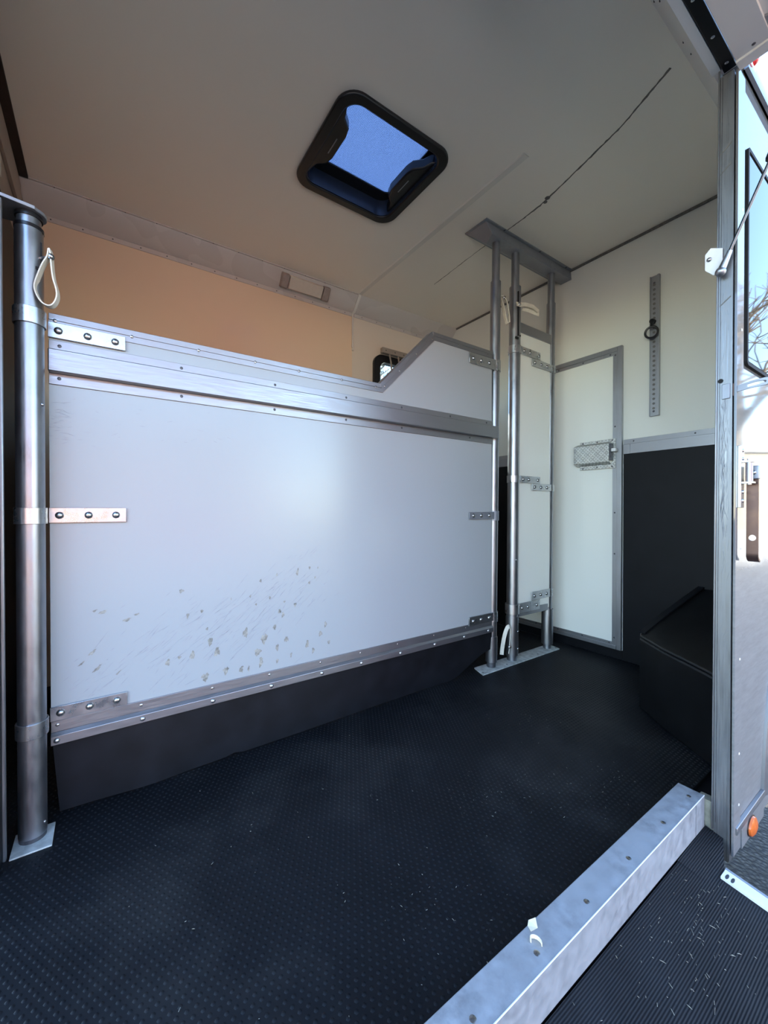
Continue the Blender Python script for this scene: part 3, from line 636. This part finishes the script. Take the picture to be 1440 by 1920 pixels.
# ------------------------------------------------------------------ big partition
PF, PB, XA, XB = 1.345, 1.373, -.114, 1.583
pt = thing('partition', 'large white stepped partition panel with aluminium edging and black skirt', 'partition', (.73, 1.36, .1))
TL = 1.298; PX, QX, TH = .912, 1.190, 1.574
out = [(XA, .20), (XB, .195), (XB, TH), (QX, TH), (PX, TL), (XA, TL)]
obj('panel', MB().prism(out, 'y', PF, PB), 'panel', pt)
TW = .030
def seg(name, a, b, c, d, y0, y1, mat='alu'): return obj(name, MB().prism([a, b, c, d], 'y', y0, y1), mat, pt, .0008)
s1 = TW * math.tan(R(22.4)); 
def edge(y0, y1, o0, o1):
    """mitred strips along the top outline between offsets o0 and o1 below the edge"""
    k = math.tan(math.atan2(TH - TL, QX - PX) / 2)
    return [[(XA, TL - o1), (PX + o1 * k, TL - o1), (PX + o0 * k, TL - o0), (XA, TL - o0)],
            [(PX + o1 * k, TL - o1), (QX + o1 * k, TH - o1), (QX + o0 * k, TH - o0), (PX + o0 * k, TL - o0)],
            [(QX + o1 * k, TH - o1), (XB, TH - o1), (XB, TH - o0), (QX + o0 * k, TH - o0)]]
for poly, poly2 in zip(edge(0, 0, -.004, .013), edge(0, 0, .013, .030)):
    e_ = obj('top_edging', MB().prism(poly, 'y', PF - .005, PB + .004), 'alu', pt, .001)
    obj('edging_flange', MB().prism(poly2, 'y', PF - .003, PF + .001), 'alu', e_)
for x in (-.101, .067, .241, .413, .567, .737, .89): screw(pt, (x, PF - .005, TL - .0135), (0, -1, 0), .0042, 'bolt')
for x, z in ((.935, 1.296), (1.01, 1.372), (1.10, 1.462), (1.19, 1.546), (1.35, 1.556), (1.55, 1.556)): screw(pt, (x, PF - .003, z), (0, -1, 0), .0042, 'bolt')
rail = obj('rail', MB().box(XA, XB + .022, PF - .027, PF, 1.149, 1.206), 'alu', pt, .0025)
u_ = obj('rail_flange', MB().box(XA, XB - .002, PF - .004, PF + .001, 1.206, 1.234), 'alu', pt, .0008)
l_ = obj('rail_flange', MB().box(XA, XB - .002, PF - .004, PF + .001, 1.121, 1.149), 'alu', pt, .0008)
for x in (-.092, .193, .48, .756, 1.019, 1.296, 1.54): screw(u_, (x, PF - .004, 1.221), (0, -1, 0), .0045)
for x in (-.093, .193, .478, .755, 1.02, 1.424): screw(l_, (x, PF - .004, 1.137), (0, -1, 0), .0045)
br = obj('bottom_rail', MB().prism([(PF, .222), (PF - .004, .222), (PF - .013, .214), (PF - .013, .192), (PF, .192)], 'x', XA, XB), 'alu', pt, .0008)
bf = obj('bottom_flange', MB().box(XA, XB, PF - .004, PF + .001, .222, .251), 'alu', pt, .0008)
for x in (-.101, .086, .277, .459, .648, .819, 1.0, 1.2, 1.4): screw(bf, (x, PF - .004, .239), (0, -1, 0), .0042, 'bolt')
for x in (-.102, .089, .277, .463, .65, .819, 1.008, 1.197, 1.38, 1.546): screw(br, (x, PF - .013, .203), (0, -1, 0), .007, 'plate', .004, 'rivet')
def hinge_strap(x0, x1, z0, z1, cx, cy, r, side, bolts, parent, zc=None, lab=None, mat='plate'):
    """plate on the panel and a band round the post; side -1: post at left end"""
    m = MB(); yy = PF - .0075
    m.box(min(x0, x1), max(x0, x1), yy, yy + .004, z0, z1)
    zc0, zc1 = (z0, z1) if zc is None else zc
    # band: around the post, starting tangent to the plate
    n = 22; o_, i_ = [], []
    a0, a1 = (R(40), R(-320)) if side < 0 else (R(140), R(500))
    for k in range(n + 1):
        a = a0 + (a1 - a0) * k / n
        o_.append((cx + (r + .004) * math.cos(a), cy + (r + .004) * math.sin(a))); i_.append((cx + (r + .0006) * math.cos(a), cy + (r + .0006) * math.sin(a)))
    m.ring(o_, i_, 'z', zc0, zc1)
    s = obj('hinge_strap', m, mat, parent, .0008, label=lab)
    for bxx, bzz in bolts:
        place('bolt', 'bolt', lambda q: q.dome((0, 0, 0), (0, -1, 0), .0095, .007, 14, 4), 'bolt', s, (bxx, yy, bzz))
    return s
LX = LP[0] + .029
for z0, z1, zb in ((1.240, 1.279, 1.259), (.764, .803, .7835), (.252, .288, .271)):
    hinge_strap(LX, .052, z0, z1, LP[0], LP[1], .0275, -1, [(-.094, zb), (-.033, zb), (.028, zb)], pt, mat='plate')
for z0, z1, zb, zc in ((1.490, 1.540, 1.515, (1.490, 1.545)), (.750, .785, .768, (.742, .790)), (.244, .286, .265, (.235, .286))):
    xx = B1[0] + (T1[0] - B1[0]) * zb / 2.15
    hinge_strap(1.418, xx - .02, z0, z1, xx, B1[1], .0255, 1, [(1.446, zb), (1.500, zb), (1.558, zb)], pt, zc, mat='plate' if zb > 1 or zb < .5 else 'dull')
# black rubber skirt
sk_o = [(-.112, .005), (.31, .006), (.34, .014), (.352, .006), (.83, .006), (1.06, .006), (1.325, .006), (1.36, .016), (1.445, .055), (1.52, .088), (1.60, .104)]
m = MB(); n = 60; tops = []; bots = []
for k in range(n + 1):
    x = -.112 + 1.706 * k / n
    for i in range(len(sk_o) - 1):
        if sk_o[i][0] <= x <= sk_o[i + 1][0] + 1e-6:
            zb = sk_o[i][1] + (sk_o[i + 1][1] - sk_o[i][1]) * (x - sk_o[i][0]) / (sk_o[i + 1][0] - sk_o[i][0])
    y = PF + .006 - .012 * math.exp(-((x - .10) / .10) ** 2) - .006 * math.sin(x * 4.1)
    xb = x + (.014 * (1 - k / n) ** 6)
    m.v += [(x, PF + .001, .204), (x + (xb - x) * .5, PF + (y - PF) * .6 - .001, .204 * .5 + zb * .5), (xb, y, zb), (xb, y + .005, zb), (x, PF + .006, .204)]
for k in range(n):
    a, b = k * 5, k * 5 + 5
    for q in range(5): m.f.append((a + q, a + (q + 1) % 5, b + (q + 1) % 5, b + q))
m.f += [(4, 3, 2, 1, 0), tuple(n * 5 + q for q in range(5))]
obj('rubber_skirt', m, 'rubber', pt)
# worn paint on the panel
CH = [(.263, .427, .005, .0061), (.272, .386, .0095, .0183), (.292, .35, .0115, .0185), (.38, .394, .0105, .0214), (.442, .363, .0135, .0241), (.42, .324, .0145, .0163), (.431, .287, .009, .024), (.478, .397, .008, .0122), (.52, .347, .0105, .0125), (.487, .325, .007, .0168), (.537, .289, .0045, .0125), (.598, .315, .009, .0175), (.621, .288, .0075, .0141), (.67, .374, .007, .0144), (.65, .344, .0095, .0131), (.684, .307, .008, .0097), (.221, .354, .01, .0159), (.185, .354, .0065, .0068), (.154, .345, .0085, .0135), (.257, .278, .0135, .0182), (.318, .284, .011, .0166), (.367, .277, .0095, .0149), (.39, .274, .0045, .0129), (.487, .279, .007, .0101), (-.016, .366, .0075, .0124), (.032, .344, .0035, .0091), (-.027, .412, .007, .0106), (-.05, .387, .0045, .0087), (-.003, .518, .011, .0071), (.052, .488, .012, .0064), (.076, .5, .008, .0046), (-.021, .524, .006, .0044), (.208, .476, .0055, .0109), (.248, .484, .006, .007), (.191, .553, .009, .0078), (.396, .512, .004, .0064), (.462, .499, .0045, .0077), (.335, .511, .003, .0052), (.415, .483, .0045, .0054), (.508, .435, .007, .0124), (.496, .448, .008, .0101), (.513, .479, .005, .0056), (.552, .463, .0065, .0103), (.561, .577, .006, .0172), (.608, .589, .0055, .007), (.64, .586, .004, .0047), (.606, .535, .005, .0082), (.629, .552, .005, .0059), (.43, .56, .0055, .0076), (.486, .574, .0045, .0067)]
m = MB()
for x, z, a, b in CH:
    n = 18; lean = .35 if x > .1 else -.9; ph = rnd.uniform(0, 6.3)
    pl_ = []
    for k in range(n):
        t = 2 * math.pi * k / n; q = .78 + .16 * math.sin(3 * t + ph) + .14 * math.sin(7 * t + 2 * ph) + rnd.uniform(-.14, .14)
        px, pz = .9 * a * q * math.cos(t), .9 * b * q * math.sin(t)
        pl_.append((x + px - pz * (lean if x < .1 else -.25 * lean), z + pz))
    m.prism(pl_, 'y', PF - .0004, PF + .0004)
obj('paint_chip', m, 'chip', pt, kind='stuff', smooth=False)
m = MB()
for k in range(330):
    x = rnd.choice([rnd.gauss(.38, .17), rnd.uniform(-.09, .62)]); zc_ = .36 + .32 * (x - .1) + rnd.gauss(0, .07)
    if not (.26 < zc_ < .66 and -.105 < x < .72): continue
    L = rnd.uniform(.006, .034) * rnd.choice([.5, 1, 1]); a = R(rnd.gauss(38, 10)); wd = rnd.uniform(.0003, .0009)
    dx, dz = math.cos(a) * L, math.sin(a) * L; nx, nz = -math.sin(a) * wd, math.cos(a) * wd
    m.prism([(x - dx, zc_ - dz), (x + nx, zc_ + nz), (x + dx, zc_ + dz), (x - nx, zc_ - nz)], 'y', PF - .0003, PF + .0003)
for k in range(70):
    x, z = rnd.uniform(-.1, .35), rnd.uniform(.95, 1.1)
    if rnd.random() < .6: x, z = rnd.gauss(-.09, .012), rnd.gauss(1.03, .03)
    if x < -.112: continue
    L = rnd.uniform(.002, .012); a = R(rnd.uniform(-30, 30)); dx, dz = math.cos(a) * L, math.sin(a) * L
    m.prism([(x - dx, z - dz), (x, z + .0005), (x + dx, z + dz), (x, z - .0005)], 'y', PF - .0003, PF + .0003)
obj('scratch', m, 'scratch', pt, kind='stuff', smooth=False)

# ------------------------------------------------------------------ narrow corner panel between posts
np_ = thing('narrow_panel', 'narrow white panel strapped between the middle and right posts', 'strapped_panel', (1.93, 1.36, .24))
NX0, NX1 = 1.795, 2.072
obj('panel', MB().box(NX0, NX1, PF, PB, .245, 1.77), 'wall', np_)
obj('top_edging', MB().box(NX0, NX1 + .006, PF - .005, PB + .004, 1.728, 1.779), 'alu', np_, .001)
obj('bottom_edging', MB().box(NX0, NX1 - .02, PF - .005, PB + .004, .232, .268), 'alu', np_, .001)
def xpost(b, t, z): return b[0] + (t[0] - b[0]) * z / 2.15
for z0, z1 in ((1.615, 1.655), (.938, .975), (.250, .302)):
    zb = (z0 + z1) / 2; xx = xpost(B2, T2, zb)
    hinge_strap(xx + .026, 1.972, z0, z1, xx, B2[1], .0295 if zb > .3 else .0325, -1, [(xx + .048, zb), (xx + .097, zb), (xx + .146 + .03, zb)], np_)
for z0, z1 in ((1.572, 1.612), (.900, .937), (.305, .350)):
    zb = (z0 + z1) / 2; xx = xpost(B3, T3, zb)
    hinge_strap(1.900, xx - .018, z0, z1, xx, B3[1], .0245, 1, [(1.925, zb), (1.981, zb), (2.036, zb)], np_)

# ------------------------------------------------------------------ roof hatch
rh = thing('roof_hatch', 'black framed square roof hatch with pale insect screen', 'hatch', (.905, 1.398, ZC))
hx, hy = (.658 + 1.153) / 2, (1.161 + 1.639) / 2
obj('frame', MB().ring(rrect(hx, hy, .495, .478, .075), rrect(hx, hy, .425, .408, .055), 'z', ZC - .014, ZC + .001), 'black', rh, .004)
obj('well', MB().ring(rrect(hx, hy, .427, .410, .056), rrect(hx, hy, .417, .400, .052), 'z', ZC - .008, ZC + .085), 'well', rh)
iz = ZC + .062
obj('screen_frame', MB().ring(rrect(hx, hy, .418, .401, .054), rrect(hx + .004, hy - .02, .375, .330, .03), 'z', iz, iz + .012), 'black', rh, .001)
obj('insect_screen', MB().prism(rrect(hx + .004, hy - .02, .378, .334, .03), 'z', iz + .005, iz + .0055), 'screen', rh)
obj('lid', MB().prism(rrect(hx, hy, .46, .45, .06), 'z', ZC + .100, ZC + .104), 'lid', rh)
obj('lid_rim', MB().ring(rrect(hx, hy, .475, .46, .07), rrect(hx, hy, .40, .385, .05), 'z', ZC + .092, ZC + .106), 'black', rh)
for sx_ in (-1, 1):                                   # lobed handles on the two side edges
    x0 = hx + sx_ * .214
    lobe = [(x0, hy - .165), (x0 - sx_ * .018, hy - .15), (x0 - sx_ * .030, hy - .115), (x0 - sx_ * .062, hy - .085), (x0 - sx_ * .070, hy - .05), (x0 - sx_ * .070, hy + .06), (x0 - sx_ * .060, hy + .095), (x0 - sx_ * .030, hy + .12), (x0 - sx_ * .015, hy + .17), (x0, hy + .18)]
    h_ = obj('side_handle', MB().prism(lobe, 'z', ZC + .004, ZC + .045), 'black', rh, .006)
    obj('finger_slot', MB().box(min(x0 - sx_ * .040, x0 - sx_ * .044), max(x0 - sx_ * .040, x0 - sx_ * .044), hy - .03, hy + .045, ZC + .0025, ZC + .006), 'dull', h_)
# ------------------------------------------------------------------ strip light on the cove
sl = thing('strip_light', 'small rectangular strip light on the grey cove', 'light', (1.0, 2.31, 2.15))
U = Vector((0, .0590, -.076)).normalized(); Nn = Vector((0, -.076, -.0590)).normalized(); O = Vector((0, 2.306, 2.15))
def slab(x0, x1, u0, u1, h0, h1, taper=.0):
    m = MB(); vs = []
    for hgt, t in ((h0, 0), (h1, taper)):
        for x, u in ((x0 + t, u0 + t), (x1 - t, u0 + t), (x1 - t, u1 - t), (x0 + t, u1 - t)):
            p = O + U * u + Nn * hgt; vs.append((x, p.y, p.z))
    return m.add(vs, [(0, 3, 2, 1), (4, 5, 6, 7), (0, 1, 5, 4), (1, 2, 6, 5), (2, 3, 7, 6), (3, 0, 4, 7)])
obj('diffuser', slab(.905, 1.125, -.040, .036, -.002, .024, .004), 'lamp', sl, .004)
obj('end_cap', slab(.857, .907, -.044, .040, -.003, .027, .004), 'lampend', sl, .006)
obj('end_cap', slab(1.123, 1.173, -.044, .040, -.003, .027, .004), 'lampend', sl, .006)

# ------------------------------------------------------------------ ramp
SL = R(-8)
rp = thing('loading_ramp', 'lowered ramp with ribbed black mat and white side strip', 'ramp', (.5, .375, -.03))
rp.rotation_euler = (0, 0, 0)
def rz(y): return -.024 + (y - .380) * math.tan(R(8))
y0, y1 = .380, -2.2
def slabY(x0, x1, ya, yb, up, dn):
    return MB().add([(x0, ya, rz(ya) - dn), (x1, ya, rz(ya) - dn), (x1, yb, rz(yb) - dn), (x0, yb, rz(yb) - dn), (x0, ya, rz(ya) + up), (x1, ya, rz(ya) + up), (x1, yb, rz(yb) + up), (x0, yb, rz(yb) + up)],
                    [(0, 3, 2, 1), (4, 5, 6, 7), (0, 1, 5, 4), (1, 2, 6, 5), (2, 3, 7, 6), (3, 0, 4, 7)])
obj('deck', slabY(-.2, 1.16, y0, y1, -.005, .045), 'dull', rp)
obj('ribbed_mat', slabY(-.19, 1.145, y0, y1 + .01, 0, .006), 'ramp', rp)
obj('mat_flap', MB().add([(1.10, .381, -.023), (1.279, .381, -.021), (1.279, .345, -.030), (1.16, .310, rz(.31)), (1.10, .310, rz(.31))] + [(1.10, .381, -.028), (1.279, .381, -.026), (1.279, .345, -.035), (1.16, .310, rz(.31) - .006), (1.10, .310, rz(.31) - .006)],
    [(0, 1, 2, 3, 4), (9, 8, 7, 6, 5)] + [(i, i + 5, (i + 1) % 5 + 5, (i + 1) % 5) for i in range(5)]), 'ramp', rp)
ss = obj('side_strip', slabY(1.140, 1.172, .312, y1, .005, .012), 'white', rp, .001)
obj('side_strip_edge', slabY(1.172, 1.178, .312, y1, .005, .05), 'dull', rp)
for y in (.303, .293): place('strip_hole', 'sh', lambda q: q.prism([(.009 * math.cos(a), .003 * math.sin(a)) for a in [2 * math.pi * k / 14 for k in range(14)]], 'z', -.0004, .0006), 'screw', ss, (1.152, y, rz(y) + .005))
m = MB()
for k in range(260):
    x, y = rnd.uniform(.2, 1.13), rnd.uniform(-.15, .375)
    if rnd.random() < .4: x, y = rnd.gauss(.95, .12), rnd.gauss(.30, .05)
    if x > 1.135 or y > .378: continue
    L = rnd.uniform(.0008, .006) * rnd.choice([.3, .4, .6, 1]); a = rnd.gauss(1.2, .8); wd = rnd.uniform(.0002, .0004); z = rz(y) + .0006
    dx, dy = math.cos(a) * L, math.sin(a) * L; nx, ny = -math.sin(a) * wd, math.cos(a) * wd
    m.add([(x - dx - nx, y - dy - ny, z), (x + dx - nx, y + dy - ny, z + .001), (x + dx + nx, y + dy + ny, z + .001), (x - dx + nx, y - dy + ny, z), (x, y, z + .0014)], [(0, 1, 4), (1, 2, 4), (2, 3, 4), (3, 0, 4)])
tag(obj('straw_debris', m, 'straw'), 'scattered bits of straw on the ribbed ramp mat', 'straw', None, 'stuff')
m = MB()
for k in range(260):
    x, y = rnd.uniform(.0, 1.7), rnd.uniform(.46, 1.25)
    if rnd.random() < .55:
        cx0, cy0 = rnd.choice([(1.05, .70), (1.15, .60), (.85, .75), (.55, .62), (1.25, .62), (1.35, .95)]); x, y = rnd.gauss(cx0, .06), rnd.gauss(cy0, .05)
    if y < .447 or x > 1.44: continue
    L = rnd.uniform(.0006, .0022) * rnd.choice([.5, .7, 1, 1.6]); a = rnd.uniform(0, 6.3); wd = rnd.uniform(.0002, .0005); z = .0018
    dx, dy = math.cos(a) * L, math.sin(a) * L; nx, ny = -math.sin(a) * wd, math.cos(a) * wd
    m.add([(x - dx - nx, y - dy - ny, z), (x + dx - nx, y + dy - ny, z + .001), (x + dx + nx, y + dy + ny, z + .001), (x - dx + nx, y - dy + ny, z), (x, y, z + .0012)], [(0, 1, 4), (1, 2, 4), (2, 3, 4), (3, 0, 4)])
tag(obj('dust_debris', m, 'straw'), 'pale crumbs and dust on the studded floor mat', 'dust', None, 'stuff')

# ------------------------------------------------------------------ yard outside
GZ = -.42
struct('ground', MB().box(-60, 60, -60, 60, GZ - .2, GZ), 'asphalt', 'dark wet asphalt yard beside the ramp', 'ground')
struct('yard', MB().box(-60, 7, -60, -2.6, GZ, GZ + .015), 'gravel', 'gravel ground added out of view to bounce warm sunlight inside', 'ground')  # unseen ground, added and coloured to bounce warm light into the box
bb = thing('brick_building', 'sunlit red brick building across the yard', 'building', (-2, -13, GZ))
obj('wall', MB().box(-11, 5.5, -19, -13, GZ, 3.0), 'brick', bb)
obj('roof', MB().prism([(-19.5, 3.0), (-12.6, 3.0), (-16, 4.8)], 'x', -11.4, 5.9), 'tile', bb)
for k in range(4):
    f = obj('window', MB().box(-9.2 + 3.8 * k, -7.4 + 3.8 * k, -13.04, -12.95, .9, 2.4), 'white', bb); obj('pane', MB().box(-9.1 + 3.8 * k, -7.5 + 3.8 * k, -12.96, -12.93, 1.0, 2.3), 'darkglass', f)
cw = thing('garden_wall', 'sunlit cream rendered wall seen reflected in the body side', 'wall', (12, -4, GZ))
def wallbox(h0, h1, t0, t1, L0, L1):
    dx, dy = Vector((.85, .52, 0)).normalized(), Vector((.52, -.85, 0)).normalized(); c = Vector((10.5, -2.5, 0))
    return MB().prism([tuple((c + dx * a + dy * b)[:2]) for a, b in ((L0, t0), (L1, t0), (L1, t1), (L0, t1))], 'z', h0, h1)
obj('render', wallbox(GZ, 2.0, 0, .4, -6, 4), 'cream', cw)
obj('coping', wallbox(2.0, 2.12, -.06, .46, -6.1, 4.1), 'stone', cw, .01)
obj('plinth', wallbox(GZ, .35, -.08, 0, -6, 4), 'stone', cw)
def tree(name, label, base, height, seed, spread=1.0):
    rr = random.Random(seed); m = MB(); th = thing(name, label, 'tree', base)
    tw = MB()
    def grow(p, d, L, r, lev):
        n = 4; pts = [p]; q = p; dd = d.copy()
        for i in range(n):
            dd = (dd + Vector((rr.gauss(0, .13), rr.gauss(0, .13), rr.gauss(.03, .08)))).normalized(); q = q + dd * L / n; pts.append(q)
        (m if lev < 3 else tw).tube(pts, [r * (1 - .4 * i / n) for i in range(n + 1)], 6 if lev < 2 else 4)
        if lev >= 6 or r < .004: return
        for _ in range(3 if lev < 4 else 2):
            t = rr.uniform(.45, 1); b = pts[min(n, int(t * n + .5))]
            nd = (dd + Vector((rr.gauss(0, .6 * spread), rr.gauss(0, .6 * spread), rr.gauss(.12, .35)))).normalized()
            grow(b, nd, L * rr.uniform(.62, .82), r * .58, lev + 1)
    grow(Vector(base), Vector((0, 0, 1)), height * .30, height * .024, 0)
    obj('trunk', m, 'bark', th); obj('twigs', tw, 'bark', th)
tree('bare_tree', 'bare winter tree reflected in the dark outer window', (13.5, -3.4, GZ), 9.5, 3)
tree('bare_tree', 'second bare winter tree behind the cream wall', (15.5, -6.6, GZ), 10, 11)
tree('bare_tree', 'bare tree outside the small far window', (6.7, 9.5, GZ), 9.0, 5)
# parked red car
car = thing('parked_car', 'red car parked across the yard, seen as a blurred reflection', 'car', (1.6, -7.6, GZ))
prof = [(-.15, .30), (-.1, .62), (.0, .72), (.95, .86), (1.55, 1.36), (2.9, 1.40), (3.55, .98), (3.95, .92), (4.0, .35)]
obj('body', MB().prism([(-7.0 - y, GZ + z) for y, z in prof], 'x', .75, 2.45), 'carred', car, .05)
obj('windscreen', MB().prism([(-8.02, GZ + .90), (-8.00, GZ + .92), (-8.52, GZ + 1.33), (-8.56, GZ + 1.31)], 'x', .85, 2.35), 'darkglass', car)
for x in (.75, 2.3):
    for y in (-7.75, -10.3): obj('wheel', MB().tube([(x, y, GZ + .31), (x + .17, y, GZ + .31)], .31, 24), 'tyre', car)
for x in (.95, 2.25): obj('headlamp', MB().dome((x, -6.90, GZ + .60), (0, 1, 0), .11, .05, 16, 3), 'white', car)
